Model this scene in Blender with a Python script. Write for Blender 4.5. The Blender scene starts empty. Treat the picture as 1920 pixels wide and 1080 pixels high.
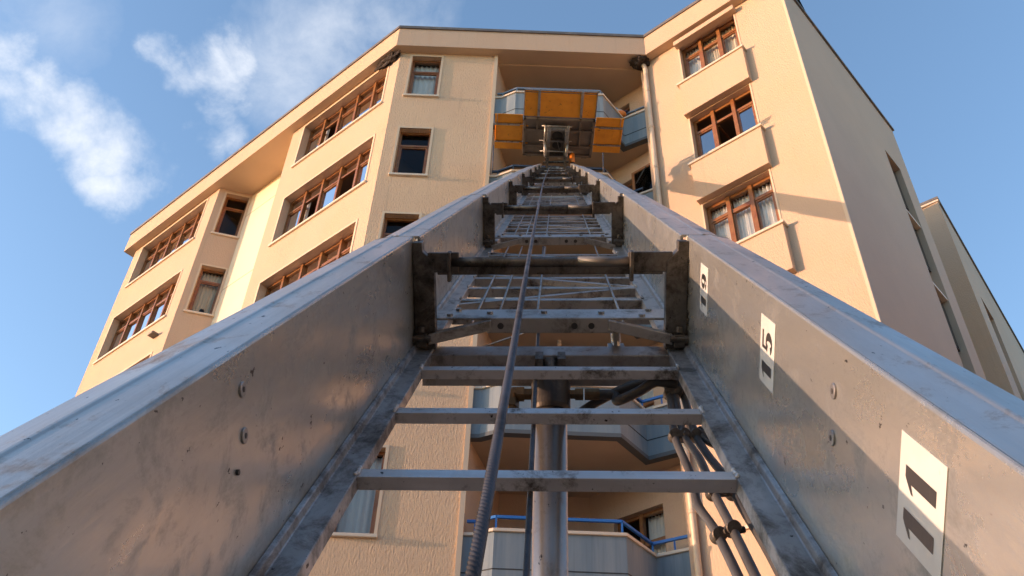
import bpy, bmesh, math, random
from mathutils import Vector, Matrix, noise
random.seed(7)
S = bpy.context.scene
COL = S.collection
R = math.radians

# ------------------------------------------------------------------ camera
F = 1750.0
M = Matrix(((0.9991960, 0.0398400, -0.0044852), (-0.0232392, 0.6667114, 0.7449536), (0.0326693, -0.7442504, 0.6671013)))
cd = bpy.data.cameras.new('camera'); cam = bpy.data.objects.new('camera', cd); COL.objects.link(cam)
cd.sensor_width = 36; cd.lens = F / 1920 * 36; cd.clip_end = 5000; cd.clip_start = 0.02
cam.matrix_world = Matrix((
    (M[0][0], -M[0][1], -M[0][2], 0), (M[1][0], -M[1][1], -M[1][2], 0), (M[2][0], -M[2][1], -M[2][2], 0), (0, 0, 0, 1)))
S.camera = cam

# ------------------------------------------------------------------ sun, sky, exposure
SUN = Vector((1.0, 0.048, -0.098)).normalized()          # travel direction of the light
ld = bpy.data.lights.new('sun', 'SUN'); sun = bpy.data.objects.new('sun', ld); COL.objects.link(sun)
ld.energy = 2.0; ld.angle = R(0.5); ld.color = (0.77, 0.465, 0.315)
sun.rotation_euler = SUN.to_track_quat('-Z', 'Y').to_euler(); sun.location = (-30, -5, 30)
world = bpy.data.worlds.new('World'); S.world = world; world.use_nodes = True
nt = world.node_tree; nt.nodes.clear()
def N(nt, t, **k):
    n = nt.nodes.new(t)
    for a, v in k.items():
        if a == 'ins':
            for i, x in v.items(): n.inputs[i].default_value = x
        else: setattr(n, a, v)
    return n
wo = N(nt, 'ShaderNodeOutputWorld'); bg = N(nt, 'ShaderNodeBackground')
sky = N(nt, 'ShaderNodeTexSky'); sky.sky_type = 'NISHITA'; sky.sun_disc = False
sky.sun_elevation = math.asin(-SUN.z); sky.sun_rotation = math.atan2(-SUN.x, -SUN.y)
sky.altitude = 300; sky.air_density = 1.0; sky.dust_density = 0.9; sky.ozone_density = 2.0
SKY_STRENGTH = 0.15
def math_n(nt, op, a=None, b=None, clamp=False):
    n = N(nt, 'ShaderNodeMath', operation=op); n.use_clamp = clamp
    for i, x in enumerate((a, b)):
        if x is None: continue
        if isinstance(x, (int, float)): n.inputs[i].default_value = x
        else: nt.links.new(x, n.inputs[i])
    return n.outputs[0]
def pixdir(px, py):
    v = M @ Vector((px - 960, py - 540, F)); return v.normalized()
tc = N(nt, 'ShaderNodeTexCoord')
n1 = N(nt, 'ShaderNodeTexNoise', ins={'Scale': 5.5, 'Detail': 9.0, 'Roughness': 0.58}); nt.links.new(tc.outputs['Generated'], n1.inputs['Vector'])
sub = N(nt, 'ShaderNodeVectorMath', operation='SUBTRACT'); nt.links.new(n1.outputs['Color'], sub.inputs[0]); sub.inputs[1].default_value = (.5, .5, .5)
scl = N(nt, 'ShaderNodeVectorMath', operation='SCALE'); nt.links.new(sub.outputs[0], scl.inputs[0]); scl.inputs['Scale'].default_value = 0.17
add = N(nt, 'ShaderNodeVectorMath', operation='ADD'); nt.links.new(tc.outputs['Generated'], add.inputs[0]); nt.links.new(scl.outputs[0], add.inputs[1])
def cloud(blobs):
    tot = None
    for px, py, rad, amp in blobs:
        d = N(nt, 'ShaderNodeVectorMath', operation='DISTANCE'); nt.links.new(add.outputs[0], d.inputs[0]); d.inputs[1].default_value = pixdir(px, py)
        q = math_n(nt, 'DIVIDE', d.outputs['Value'], rad * .93 / F); q = math_n(nt, 'MULTIPLY', q, q)
        q = math_n(nt, 'SUBTRACT', 1.0, q, True); q = math_n(nt, 'MULTIPLY', q, amp)
        tot = q if tot is None else math_n(nt, 'MAXIMUM', tot, q)
    return tot
dense = cloud([(10, 130, 90, .9), (20, 210, 70, .7), (110, 210, 90, .8), (170, 240, 105, 1.), (200, 320, 75, 1.), (235, 275, 80, .75), (410, 90, 80, 1.), (450, 60, 70, .9), (395, 150, 60, .8),
               (400, 215, 80, 1.1), (365, 232, 70, 1.), (385, 185, 60, 1.), (440, 150, 55, .8), (345, 110, 60, .75), (500, 40, 80, .55), (320, 80, 50, .5)])
thin = cloud([(640, 60, 190, .55), (560, 110, 150, .5), (700, 20, 120, .4), (60, 40, 150, .3), (540, 30, 120, .5)])
n2 = N(nt, 'ShaderNodeTexNoise', ins={'Scale': 11.0, 'Detail': 14.0, 'Roughness': 0.62, 'Distortion': 0.25}); nt.links.new(tc.outputs['Generated'], n2.inputs['Vector'])
nn = math_n(nt, 'SUBTRACT', n2.outputs['Fac'], 0.5); nn = math_n(nt, 'MULTIPLY', nn, 2.7)
dd_ = math_n(nt, 'ADD', dense, nn); mr = N(nt, 'ShaderNodeMapRange', interpolation_type='SMOOTHSTEP', ins={'From Min': 0.18, 'From Max': 1.75}); nt.links.new(dd_, mr.inputs['Value'])
gate = math_n(nt, 'MULTIPLY', dense, 4.0, True); m1 = math_n(nt, 'MULTIPLY', mr.outputs[0], gate)
tn = math_n(nt, 'ADD', 0.55, nn); m2 = math_n(nt, 'MULTIPLY', thin, tn, True)
mask = math_n(nt, 'MAXIMUM', m1, m2)
skc = N(nt, 'ShaderNodeMix', data_type='RGBA', blend_type='MULTIPLY'); skc.inputs[0].default_value = 1.0
nt.links.new(sky.outputs[0], skc.inputs[6]); skc.inputs[7].default_value = (1.05, 1.0, 1.02, 1)
mixc = N(nt, 'ShaderNodeMix', data_type='RGBA'); nt.links.new(mask, mixc.inputs[0]); nt.links.new(skc.outputs[2], mixc.inputs[6])
mixc.inputs[7].default_value = (1.85, 1.9, 2.0, 1)
nt.links.new(mixc.outputs[2], bg.inputs[0]); bg.inputs[1].default_value = SKY_STRENGTH; nt.links.new(bg.outputs[0], wo.inputs[0])
S.view_settings.view_transform = 'Standard'; S.view_settings.look = 'None'; S.view_settings.gamma = 1
S.view_settings.exposure = 1.99
S.render.engine = 'CYCLES'

# ------------------------------------------------------------------ materials
def mat(name, col, rough=.6, metal=0., bump=None, vary=None, spec=.5, stretch=(1, 1, 1), coord='Object', extra=None):
    """col base colour; vary=(scale, colour2, lo, hi) patches; bump=(scale, strength, distance)"""
    m = bpy.data.materials.new(name); m.use_nodes = True; nt = m.node_tree; b = nt.nodes['Principled BSDF']
    b.inputs['Roughness'].default_value = rough; b.inputs['Metallic'].default_value = metal; b.inputs['Base Color'].default_value = (*col, 1)
    b.inputs['Specular IOR Level'].default_value = spec
    tc = N(nt, 'ShaderNodeTexCoord'); mp = N(nt, 'ShaderNodeMapping'); mp.inputs['Scale'].default_value = stretch
    nt.links.new(tc.outputs[coord], mp.inputs['Vector'])
    cur = None
    for v in (vary or []):
        no = N(nt, 'ShaderNodeTexNoise', ins={'Scale': v[0], 'Detail': 7.0, 'Roughness': .62}); nt.links.new(mp.outputs[0], no.inputs['Vector'])
        if len(v) > 4: 
            mp2 = N(nt, 'ShaderNodeMapping'); mp2.inputs['Scale'].default_value = v[4]; nt.links.new(tc.outputs[coord], mp2.inputs['Vector']); nt.links.new(mp2.outputs[0], no.inputs['Vector'])
        r = N(nt, 'ShaderNodeMapRange', ins={'From Min': v[2], 'From Max': v[3]}); nt.links.new(no.outputs['Fac'], r.inputs['Value'])
        mx = N(nt, 'ShaderNodeMix', data_type='RGBA'); nt.links.new(r.outputs[0], mx.inputs[0])
        if cur is None: mx.inputs[6].default_value = (*col, 1)
        else: nt.links.new(cur, mx.inputs[6])
        mx.inputs[7].default_value = (*v[1], 1); cur = mx.outputs[2]
    if cur is not None: nt.links.new(cur, b.inputs['Base Color'])
    if bump:
        h = None; nrm = None
        for s_, st_, di, sc in bump:
            mp3 = N(nt, 'ShaderNodeMapping'); mp3.inputs['Scale'].default_value = sc; nt.links.new(tc.outputs[coord], mp3.inputs['Vector'])
            no = N(nt, 'ShaderNodeTexNoise', ins={'Scale': s_, 'Detail': 5.0, 'Roughness': .6}); nt.links.new(mp3.outputs[0], no.inputs['Vector'])
            bp = N(nt, 'ShaderNodeBump', ins={'Strength': st_, 'Distance': di}); nt.links.new(no.outputs['Fac'], bp.inputs['Height'])
            if nrm is not None: nt.links.new(nrm, bp.inputs['Normal'])
            nrm = bp.outputs[0]
        nt.links.new(nrm, b.inputs['Normal'])
    return m
CREAM = (0.59, 0.432, 0.305)
stucco = mat('ribbed_stucco_lit', (0.72, 0.535, 0.36), .85, bump=[(20, 1.0, .05, (1.7, 1.7, .5)), (70, .5, .012, (1, 1, .6))], vary=[(.5, (0.68, 0.49, 0.33), .45, .75), (2.5, (0.63, 0.46, 0.31), .6, .85, (1, 1, .25)), (3.0, (0.50, 0.37, 0.26), .58, .9, (2.5, 2.5, .12))], spec=.2)  # base paler than the fine stucco, grazing sunlight put into the colour
stucco_fine = mat('fine_stucco', CREAM, .85, bump=[(34, .75, .02, (1.3, 1.3, .5))], vary=[(.6, (0.60, 0.41, 0.27), .45, .75), (2.0, (0.57, 0.39, 0.26), .6, .85, (1.5, 1.5, .2)), (3.5, (0.49, 0.355, 0.25), .58, .92, (2.8, 2.8, .1))], spec=.2)
stucco_shaded = mat('shade_toned_stucco', (0.455, 0.37, 0.29), .85, bump=[(30, .5, .014, (1.3, 1.3, .4))], vary=[(.4, (0.41, 0.335, 0.265), .4, .75)], spec=.2)  # same stucco darkened, the side walls' shade put into the base colour
smooth_panel = mat('smooth_render', (0.84, 0.72, 0.52), .55, vary=[(.7, (0.80, 0.67, 0.48), .4, .8)], spec=.4)
soffit_m = mat('soffit_paint', (0.62, 0.475, 0.33), .8, vary=[(.9, (0.57, 0.43, 0.29), .45, .75)], spec=.2)
trim_m = mat('cream_trim', (0.67, 0.53, 0.375), .6, vary=[(3, (0.66, 0.53, 0.38), .5, .8)], spec=.3)
sill_m = mat('pale_sill', (0.70, 0.59, 0.455), .5, vary=[(4, (0.70, 0.60, 0.46), .5, .8)])
flash_m = mat('dark_flashing', (0.16, 0.14, 0.125), .6, metal=.3, vary=[(3, (0.24, 0.21, 0.18), .45, .7)])
wood_m = mat('varnished_wood', (0.265, 0.12, 0.038), .35, vary=[(6, (0.20, 0.062, 0.018), .4, .7, (1, 1, 1)), (30, (0.36, 0.14, 0.045), .5, .8)])
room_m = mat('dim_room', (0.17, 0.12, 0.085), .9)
cream_curtain = mat('cream_curtain', (0.78, 0.66, 0.48), .8)
curt_m = mat('white_curtain', (0.90, 0.87, 0.82), .8)
blue_m = mat('blue_grey_concrete', (0.175, 0.23, 0.27), .65, vary=[(1.2, (0.26, 0.30, 0.32), .42, .7, (3.5, 3.5, .25)), (5, (0.13, 0.17, 0.20), .55, .8, (2.5, 2.5, .12))], bump=[(9, .15, .01, (1, 1, .1))])
groove_m = mat('dark_groove', (0.03, 0.035, 0.04), .7)
slab_m = mat('balcony_soffit', (0.56, 0.44, 0.32), .8, vary=[(1.2, (0.51, 0.39, 0.275), .45, .75)], spec=.2)
blue_rail = mat('blue_paint', (0.03, 0.16, 0.50), .35, vary=[(8, (0.05, 0.20, 0.52), .5, .75)])
grey_rail = mat('grey_blue_paint', (0.18, 0.24, 0.31), .4)
navy_rail = mat('navy_paint', (0.045, 0.07, 0.11), .4)
pipe_m = mat('cream_pipe', (0.68, 0.55, 0.40), .45, vary=[(4, (0.58, 0.44, 0.30), .5, .8)])
rust_m = mat('rusty_ring', (0.30, 0.16, 0.08), .7, vary=[(20, (0.16, 0.08, 0.04), .45, .7)])
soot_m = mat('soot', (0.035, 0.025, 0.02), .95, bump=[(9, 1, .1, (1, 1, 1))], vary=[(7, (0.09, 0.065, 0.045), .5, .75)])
bulb_m = mat('milk_glass', (0.75, 0.68, 0.58), .2)
asphalt = mat('asphalt', (0.10, 0.09, 0.08), .9, vary=[(.2, (0.12, 0.11, 0.10), .4, .7)])

def glass(name, refl, tint=(.85, .87, .88)):
    m = bpy.data.materials.new(name); m.use_nodes = True; nt = m.node_tree; nt.nodes.clear()
    o = N(nt, 'ShaderNodeOutputMaterial'); t = N(nt, 'ShaderNodeBsdfTransparent'); t.inputs[0].default_value = (*tint, 1)
    g = N(nt, 'ShaderNodeBsdfGlossy'); g.inputs['Roughness'].default_value = .03; g.inputs[0].default_value = (.85, .86, .88, 1)
    f = N(nt, 'ShaderNodeFresnel'); f.inputs[0].default_value = 1.33
    k = math_n(nt, 'ADD', f.outputs[0], refl, True)
    x = N(nt, 'ShaderNodeMixShader'); nt.links.new(k, x.inputs[0]); nt.links.new(t.outputs[0], x.inputs[1]); nt.links.new(g.outputs[0], x.inputs[2]); nt.links.new(x.outputs[0], o.inputs[0])
    return m
glass_m = glass('clear_pane', .0); dark_glass = mat('dark_pane', (.02, .022, .026), .12); mirror_glass = glass('sky_catching_pane', .42)

def metal(name, c1, c2, c3, met=.92, rough=(.28, .5), scratch=(60, .12, .002, (1, .05, 1)), dirt=(.5, .72), along=(1, .12, 1)):
    m = bpy.data.materials.new(name); m.use_nodes = True; nt = m.node_tree; b = nt.nodes['Principled BSDF']
    tc = N(nt, 'ShaderNodeTexCoord'); b.inputs['Metallic'].default_value = met
    def noise_(scale, sc, det=8, r=.6, dist=0):
        mp = N(nt, 'ShaderNodeMapping'); mp.inputs['Scale'].default_value = sc; nt.links.new(tc.outputs['Object'], mp.inputs['Vector'])
        n = N(nt, 'ShaderNodeTexNoise', ins={'Scale': scale, 'Detail': det, 'Roughness': r, 'Distortion': dist}); nt.links.new(mp.outputs[0], n.inputs['Vector']); return n.outputs['Fac']
    def mr(x, a, b_, c=0., d=1.):
        r = N(nt, 'ShaderNodeMapRange', ins={'From Min': a, 'From Max': b_, 'To Min': c, 'To Max': d}); nt.links.new(x, r.inputs['Value']); return r.outputs[0]
    def mix(f, a, b_):
        x = N(nt, 'ShaderNodeMix', data_type='RGBA'); nt.links.new(f, x.inputs[0])
        for i, v in ((6, a), (7, b_)):
            if isinstance(v, tuple): x.inputs[i].default_value = (*v, 1)
            else: nt.links.new(v, x.inputs[i])
        return x.outputs[2]
    big = noise_(3.2, (1, .35, 1), 9, .65, .6); fine = noise_(40, along, 6); blot = noise_(11, (1, .6, 1), 10, .75, .3); speck = noise_(55, (1, .5, 1), 4)
    c = mix(mr(big, .38, .66), c1, c2); c = mix(mr(fine, .42, .8, 0, .6), c, c2); c = mix(mr(blot, *dirt), c, c3); c = mix(mr(speck, .685, .71), c, (.03, .03, .03))
    nt.links.new(c, b.inputs['Base Color'])
    r1 = mr(big, .35, .7, rough[0], rough[1]); r2 = mr(blot, dirt[0], dirt[1], 0, .3); nt.links.new(math_n(nt, 'ADD', r1, r2), b.inputs['Roughness'])
    mp = N(nt, 'ShaderNodeMapping'); mp.inputs['Scale'].default_value = scratch[3]; nt.links.new(tc.outputs['Object'], mp.inputs['Vector'])
    n = N(nt, 'ShaderNodeTexNoise', ins={'Scale': scratch[0], 'Detail': 4.0}); nt.links.new(mp.outputs[0], n.inputs['Vector'])
    bp = N(nt, 'ShaderNodeBump', ins={'Strength': scratch[1], 'Distance': scratch[2]}); nt.links.new(n.outputs['Fac'], bp.inputs['Height'])
    bp2 = N(nt, 'ShaderNodeBump', ins={'Strength': .25, 'Distance': .01}); nt.links.new(big, bp2.inputs['Height']); nt.links.new(bp.outputs[0], bp2.inputs['Normal'])
    nt.links.new(bp2.outputs[0], b.inputs['Normal'])
    return m
alu = metal('brushed_aluminium', (.54, .545, .505), (.42, .425, .395), (.26, .255, .23), met=.7, rough=(.22, .40), scratch=(80, .22, .002, (1, .03, 1)))
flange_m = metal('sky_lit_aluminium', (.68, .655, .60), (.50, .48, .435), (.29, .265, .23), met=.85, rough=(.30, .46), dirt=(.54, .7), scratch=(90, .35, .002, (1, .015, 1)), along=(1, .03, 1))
alu_dirty = metal('grimy_aluminium', (.54, .53, .52), (.34, .33, .32), (.13, .125, .12), rough=(.35, .6), dirt=(.42, .62))
rung_m = metal('worn_rung_metal', (.74, .73, .72), (.52, .51, .50), (.15, .14, .13), met=.85, rough=(.35, .55), dirt=(.52, .66), along=(.12, 1, 1), scratch=(60, .12, .002, (.05, 1, 1)))
chord_m = metal('pale_chord_aluminium', (.52, .50, .47), (.37, .355, .335), (.16, .15, .135), met=.7, rough=(.3, .5), dirt=(.5, .68))
light_rung_m = metal('pale_rung_metal', (.55, .53, .50), (.33, .32, .30), (.11, .10, .09), met=.8, rough=(.3, .5), dirt=(.5, .66), along=(.12, 1, 1))
steel_dark = metal('oily_steel', (.24, .22, .195), (.14, .125, .11), (.045, .04, .035), rough=(.35, .6), dirt=(.45, .65))
zinc = metal('zinc_steel', (.45, .44, .43), (.30, .29, .28), (.14, .13, .12), rough=(.35, .55))
sleeve_m = metal('dull_sleeve', (.28, .26, .24), (.18, .17, .155), (.09, .08, .07), met=.6, rough=(.45, .6))
rope_m = metal('wire_rope', (.11, .115, .13), (.06, .062, .07), (.03, .03, .03), met=.6, rough=(.4, .6))
orange_m = mat('orange_paint', (0.86, 0.39, 0.03), .5, vary=[(2.5, (0.72, 0.29, 0.02), .42, .7), (14, (0.20, 0.075, 0.02), .62, .75)])
orange_hot = mat('bright_orange_paint', (0.75, 0.22, 0.03), .4)
under_m = mat('grimy_underside', (0.24, 0.215, 0.185), .7, metal=.3, vary=[(2.5, (0.15, 0.13, 0.11), .4, .7), (9, (0.21, 0.19, 0.165), .58, .75)])
rubber_m = mat('black_rubber', (0.035, 0.034, 0.033), .5, vary=[(9, (0.07, 0.065, 0.06), .5, .75)])
hose_m = mat('dusty_rubber', (0.055, 0.055, 0.056), .5, vary=[(9, (0.10, 0.098, 0.095), .45, .75)])
stick_m = mat('white_sticker', (0.64, 0.65, 0.62), .45, vary=[(9, (0.54, 0.545, 0.52), .45, .75), (40, (0.40, 0.39, 0.36), .64, .8)])
ink_m = mat('black_ink', (0.035, 0.033, 0.03), .35, vary=[(70, (0.10, 0.095, 0.085), .6, .72, (1, 3, .3))])
brass_m = mat('brass', (0.17, 0.115, 0.06), .45, metal=.7, vary=[(20, (0.07, 0.05, 0.03), .45, .7)])

# ------------------------------------------------------------------ object helpers
def link(name, bm, m, parent=None, smooth=False, mats=None):
    bmesh.ops.remove_doubles(bm, verts=bm.verts, dist=1e-5) if False else None
    me = bpy.data.meshes.new(name); bm.normal_update(); bm.to_mesh(me); bm.free()
    for x in (mats or [m]): me.materials.append(x)
    if smooth:
        for p in me.polygons: p.use_smooth = True
    o = bpy.data.objects.new(name, me); COL.objects.link(o)
    if parent is not None: o.parent = parent
    return o
def thing(name, label, cat, loc=(0, 0, 0), group=None):
    o = bpy.data.objects.new(name, None); COL.objects.link(o); o.location = loc; o['label'] = label; o['category'] = cat
    if group: o['group'] = group
    return o
def tag(o, label, cat, group=None):
    o['label'] = label; o['category'] = cat
    if group: o['group'] = group
    return o
def hexa(bm, P, mi=0):
    """P: 8 points, bottom 4 then top 4 (same order)"""
    v = [bm.verts.new(p) for p in P]
    for f in ((0, 3, 2, 1), (4, 5, 6, 7), (0, 1, 5, 4), (1, 2, 6, 5), (2, 3, 7, 6), (3, 0, 4, 7)):
        fa = bm.faces.new([v[i] for i in f]); fa.material_index = mi
def box(bm, x0, x1, y0, y1, z0, z1, mi=0):
    hexa(bm, [(x0, y0, z0), (x1, y0, z0), (x1, y1, z0), (x0, y1, z0), (x0, y0, z1), (x1, y0, z1), (x1, y1, z1), (x0, y1, z1)], mi)
def frame_box(bm, O, U, Nn, u0, u1, n0, n1, z0, z1, mi=0):
    """box in a wall frame: origin O, along U, inward Nn (2D unit vectors)"""
    c = lambda u, n, z: (O[0] + U[0] * u + Nn[0] * n, O[1] + U[1] * u + Nn[1] * n, z)
    P = [c(u0, n0, z0), c(u1, n0, z0), c(u1, n1, z0), c(u0, n1, z0), c(u0, n0, z1), c(u1, n0, z1), c(u1, n1, z1), c(u0, n1, z1)]
    hexa(bm, P, mi)
def tube(bm, pts, r, seg=12, caps=True, rf=None, twist=None):
    pts = [Vector(p) for p in pts]; rings = []
    up = None
    for i, p in enumerate(pts):
        t = (pts[min(i + 1, len(pts) - 1)] - pts[max(i - 1, 0)]).normalized()
        if up is None: up = t.orthogonal().normalized()
        x = (up - t * up.dot(t)).normalized(); up = x; y = t.cross(x)
        ring = []
        for k in range(seg):
            a = 2 * math.pi * k / seg
            rr = r if not callable(r) else r(i)
            if twist: rr = twist(i, a, rr)
            ring.append(bm.verts.new(p + (x * math.cos(a) + y * math.sin(a)) * rr))
        rings.append(ring)
    for i in range(len(rings) - 1):
        for k in range(seg):
            bm.faces.new((rings[i][k], rings[i][(k + 1) % seg], rings[i + 1][(k + 1) % seg], rings[i + 1][k]))
    if caps: bm.faces.new(rings[0][::-1]); bm.faces.new(rings[-1])
def spline(pts, n=8):
    pts = [Vector(p) for p in pts]; out = []
    for i in range(len(pts) - 1):
        p0 = pts[max(i - 1, 0)]; p1 = pts[i]; p2 = pts[i + 1]; p3 = pts[min(i + 2, len(pts) - 1)]
        for k in range(n):
            t = k / n
            out.append(.5 * ((2 * p1) + (-p0 + p2) * t + (2 * p0 - 5 * p1 + 4 * p2 - p3) * t * t + (-p0 + 3 * p1 - 3 * p2 + p3) * t ** 3))
    out.append(pts[-1]); return out
def prism(bm, poly, z0, z1, mi=0):
    a = [bm.verts.new((p[0], p[1], z0)) for p in poly]; b = [bm.verts.new((p[0], p[1], z1)) for p in poly]; n = len(poly)
    f1 = bm.faces.new(a[::-1]); f2 = bm.faces.new(b); fs = [f1, f2]
    for i in range(n): fs.append(bm.faces.new((a[i], a[(i + 1) % n], b[(i + 1) % n], b[i])))
    for f in fs: f.material_index = mi
    bmesh.ops.triangulate(bm, faces=[f1, f2])
def bevel(o, w, seg=2, ang=35):
    m = o.modifiers.new('bevel', 'BEVEL'); m.width = w; m.segments = seg; m.limit_method = 'ANGLE'; m.angle_limit = R(ang); m.harden_normals = False
    return o

# ------------------------------------------------------------------ ground
GZ = -1.9
bm = bmesh.new(); box(bm, -400, 400, -400, 400, GZ - .5, GZ)
g = link('ground', bm, asphalt); g['kind'] = 'structure'

# ------------------------------------------------------------------ building frame
V2 = lambda x, y: Vector((x, y))
UA = V2(-.749, .663).normalized(); NA = V2(UA.y, -UA.x)      # A wing: along (away to the left), inward
if NA.y < 0: NA = -NA
A0 = V2(-3.22, 14.0)
UC = -UA; NC = NA; C0 = V2(3.246, 13.947)
c0 = C0 + UC * 3.61
UD = V2(.69, .724).normalized(); ND = V2(UD.y, -UD.x)         # ND points outwards (right)
def lift_a(z, u): return z + .019 * max(u, 0) * z / 20
bld = thing('apartment_building', 'cream stuccoed apartment building with brown window frames rising in front of the lift ladder', 'building', (0, 14, GZ))
def part(name, bm, m, parent=None, **k):
    """meshes are written in world coordinates; the building Empty sits at (0,14,GZ)"""
    o = link(name, bm, m, parent or bld, **k)
    if parent is None: o.matrix_parent_inverse = Matrix.Translation((0, -14, -GZ))
    return o

def wall(O, U, Nn, u0, u1, z0, z1, ops, depth, m, zf=None, name='wall'):
    bm = bmesh.new(); zf = zf or (lambda z, u: z)
    c = lambda u, n, z: bm.verts.new((O.x + U.x * u + Nn.x * n, O.y + U.y * u + Nn.y * n, zf(z, u)))
    us = sorted({u0, u1, *[x for o in ops for x in o[:2]]}); zs = sorted({z0, z1, *[x for o in ops for x in o[2:4]]})
    for i in range(len(us) - 1):
        for j in range(len(zs) - 1):
            a, b, p, q = us[i], us[i + 1], zs[j], zs[j + 1]; mu, mz = (a + b) / 2, (p + q) / 2
            if any(o[0] < mu < o[1] and o[2] < mz < o[3] for o in ops): continue
            bm.faces.new((c(a, 0, p), c(b, 0, p), c(b, 0, q), c(a, 0, q)))
    for a, b, p, q in ops:
        for P in (((a, p), (b, p)), ((b, p), (b, q)), ((b, q), (a, q)), ((a, q), (a, p))):
            (s, t), (s2, t2) = P
            bm.faces.new((c(s, 0, t), c(s2, 0, t2), c(s2, depth, t2), c(s, depth, t)))
    bmesh.ops.remove_doubles(bm, verts=bm.verts, dist=1e-4)
    return part(name, bm, m)

def window(O, U, Nn, ua, ub, za, zb, depth, nl, zf=None, transom=.27, curtains=(), sky=(), opened=(), trim=True, sill=True, bars=.055, room_d=1.6, proud=.035, door=False, seed=0):
    """a framed window in its opening; parts: frame (the window itself), pane, curtain, sill, surround, room"""
    zf = zf or (lambda z, u: z); rnd = random.Random(seed)
    def fb(bm, u0, u1, n0, n1, z0, z1, mi=0):
        c = lambda u, n, z: (O.x + U.x * u + Nn.x * n, O.y + U.y * u + Nn.y * n, zf(z, u))
        hexa(bm, [c(u0, n0, z0), c(u1, n0, z0), c(u1, n1, z0), c(u0, n1, z0), c(u0, n0, z1), c(u1, n0, z1), c(u1, n1, z1), c(u0, n1, z1)], mi)
    bm = bmesh.new(); b = bars; d = depth; e = .004
    fb(bm, ua + e, ub - e, d - .02, d + .05, zb - b - .01, zb - e)            # head
    fb(bm, ua + e, ub - e, d - .02, d + .05, za + e, za + b)
    fb(bm, ua + e, ua + b, d - .02, d + .05, za + b, zb - b - .01); fb(bm, ub - b, ub - e, d - .02, d + .05, za + b, zb - b - .01)
    W = (ub - ua) / nl; zt = zb - (zb - za) * transom
    for i in range(1, nl):
        u = ua + W * i; fb(bm, u - b * .62, u + b * .62, d - .02 - proud, d + .05, za + b, zb - .012)
    for i in range(nl):
        l, r_ = ua + W * i + b * (.62 if i else 1), ua + W * (i + 1) - b * (.62 if i < nl - 1 else 1)
        fb(bm, l, r_, d - .022, d + .045, zt - b * .55, zt + b * .55)
        if i not in opened or door:                                       # casement sash inside its light
            t = .04
            fb(bm, l, l + t, d - .006, d + .035, za + b, zt - b * .55); fb(bm, r_ - t, r_, d - .006, d + .035, za + b, zt - b * .55)
            fb(bm, l + t, r_ - t, d - .006, d + .035, za + b, za + b + t); fb(bm, l + t, r_ - t, d - .006, d + .035, zt - b * .55 - t, zt - b * .55)
            if i % 2: fb(bm, l, r_, d - .028, d + .03, zt - b * .55 - .035, zt - b * .55 - .004)
        else:                                                              # sash swung inwards
            k = .55
            for (n0_, n1_) in ((d + .05, d + .05 + k),):
                fb(bm, l, l + .035, n0_, n1_, za + b, za + b + .05); fb(bm, l, l + .035, n0_, n1_, zt - .09, zt - .03)
                fb(bm, l, l + .035, n1_ - .05, n1_, za + b, zt - .03)
    w = part('window', bm, wood_m)
    bm = bmesh.new()
    for i in range(nl):
        l, r_ = ua + W * i + b * .6, ua + W * (i + 1) - b * .6
        c = lambda u, n, z: bm.verts.new((O.x + U.x * u + Nn.x * n, O.y + U.y * u + Nn.y * n, zf(z, u)))
        j = rnd.uniform(-.006, .006)
        f = bm.faces.new((c(l, d + .022, zt), c(r_, d + .022, zt), c(r_, d + .022 + j, zb - b), c(l, d + .022 + j, zb - b)))
        if i in opened: continue
        f = bm.faces.new((c(l, d + .02 + j, za + b), c(r_, d + .02 - j, za + b), c(r_, d + .02, zt), c(l, d + .02, zt)))
        if i in sky: f.material_index = 1
    part('pane', bm, glass_m, w, mats=[glass_m, mirror_glass])
    if curtains:
        for i in curtains:
            bm = bmesh.new(); fq, am, ra_ = rnd.uniform(.8, 1.9), rnd.uniform(.018, .036), rnd.choice((0, 0, .12, .25)); full = ub - ua if nl == 1 else W
            l = ua + W * i + .02; r_ = ua + W * (i + 1) - .02; n = 26; vs = []
            for k in range(n + 1):
                u = l + (r_ - l) * k / n; off = d + .14 + am * math.sin(k * fq + i * 2) + .012 * math.sin(k * 3.1)
                top = zb - .03; bot = za + .02 + ra_ * (1 + .5 * math.cos(k * .48)) * (za < 100)
                vs.append([bm.verts.new((O.x + U.x * u + Nn.x * off, O.y + U.y * u + Nn.y * off, zf(z, u))) for z in (bot, (bot + top) / 2, top - .25, top)])
            for k in range(n):
                for q in range(3): bm.faces.new((vs[k][q], vs[k + 1][q], vs[k + 1][q + 1], vs[k][q + 1]))
            part('curtain', bm, curt_m if rnd.random() < .7 else cream_curtain, w, smooth=True)
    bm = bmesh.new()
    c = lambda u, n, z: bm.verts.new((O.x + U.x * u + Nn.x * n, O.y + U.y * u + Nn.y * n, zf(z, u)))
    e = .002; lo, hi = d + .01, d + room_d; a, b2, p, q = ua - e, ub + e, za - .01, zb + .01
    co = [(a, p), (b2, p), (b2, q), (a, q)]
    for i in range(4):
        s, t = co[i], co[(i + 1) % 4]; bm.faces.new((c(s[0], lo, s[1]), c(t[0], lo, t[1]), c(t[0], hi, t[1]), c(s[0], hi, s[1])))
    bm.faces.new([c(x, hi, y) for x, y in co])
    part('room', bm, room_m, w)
    if sill:
        bm = bmesh.new(); fb(bm, ua - .07, ub + .07, -.055, depth - .03, za - .062, za + .004)
        bevel(part('sill', bm, sill_m, w), .012)
    if trim:
        bm = bmesh.new(); t = .055; y0, y1 = -.014, .01
        fb(bm, ua - t, ua, y0, y1, za + .005, zb + t); fb(bm, ub, ub + t, y0, y1, za + .005, zb + t); fb(bm, ua, ub, y0, y1, zb, zb + t)
        part('surround', bm, trim_m, w)
    return w

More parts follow.
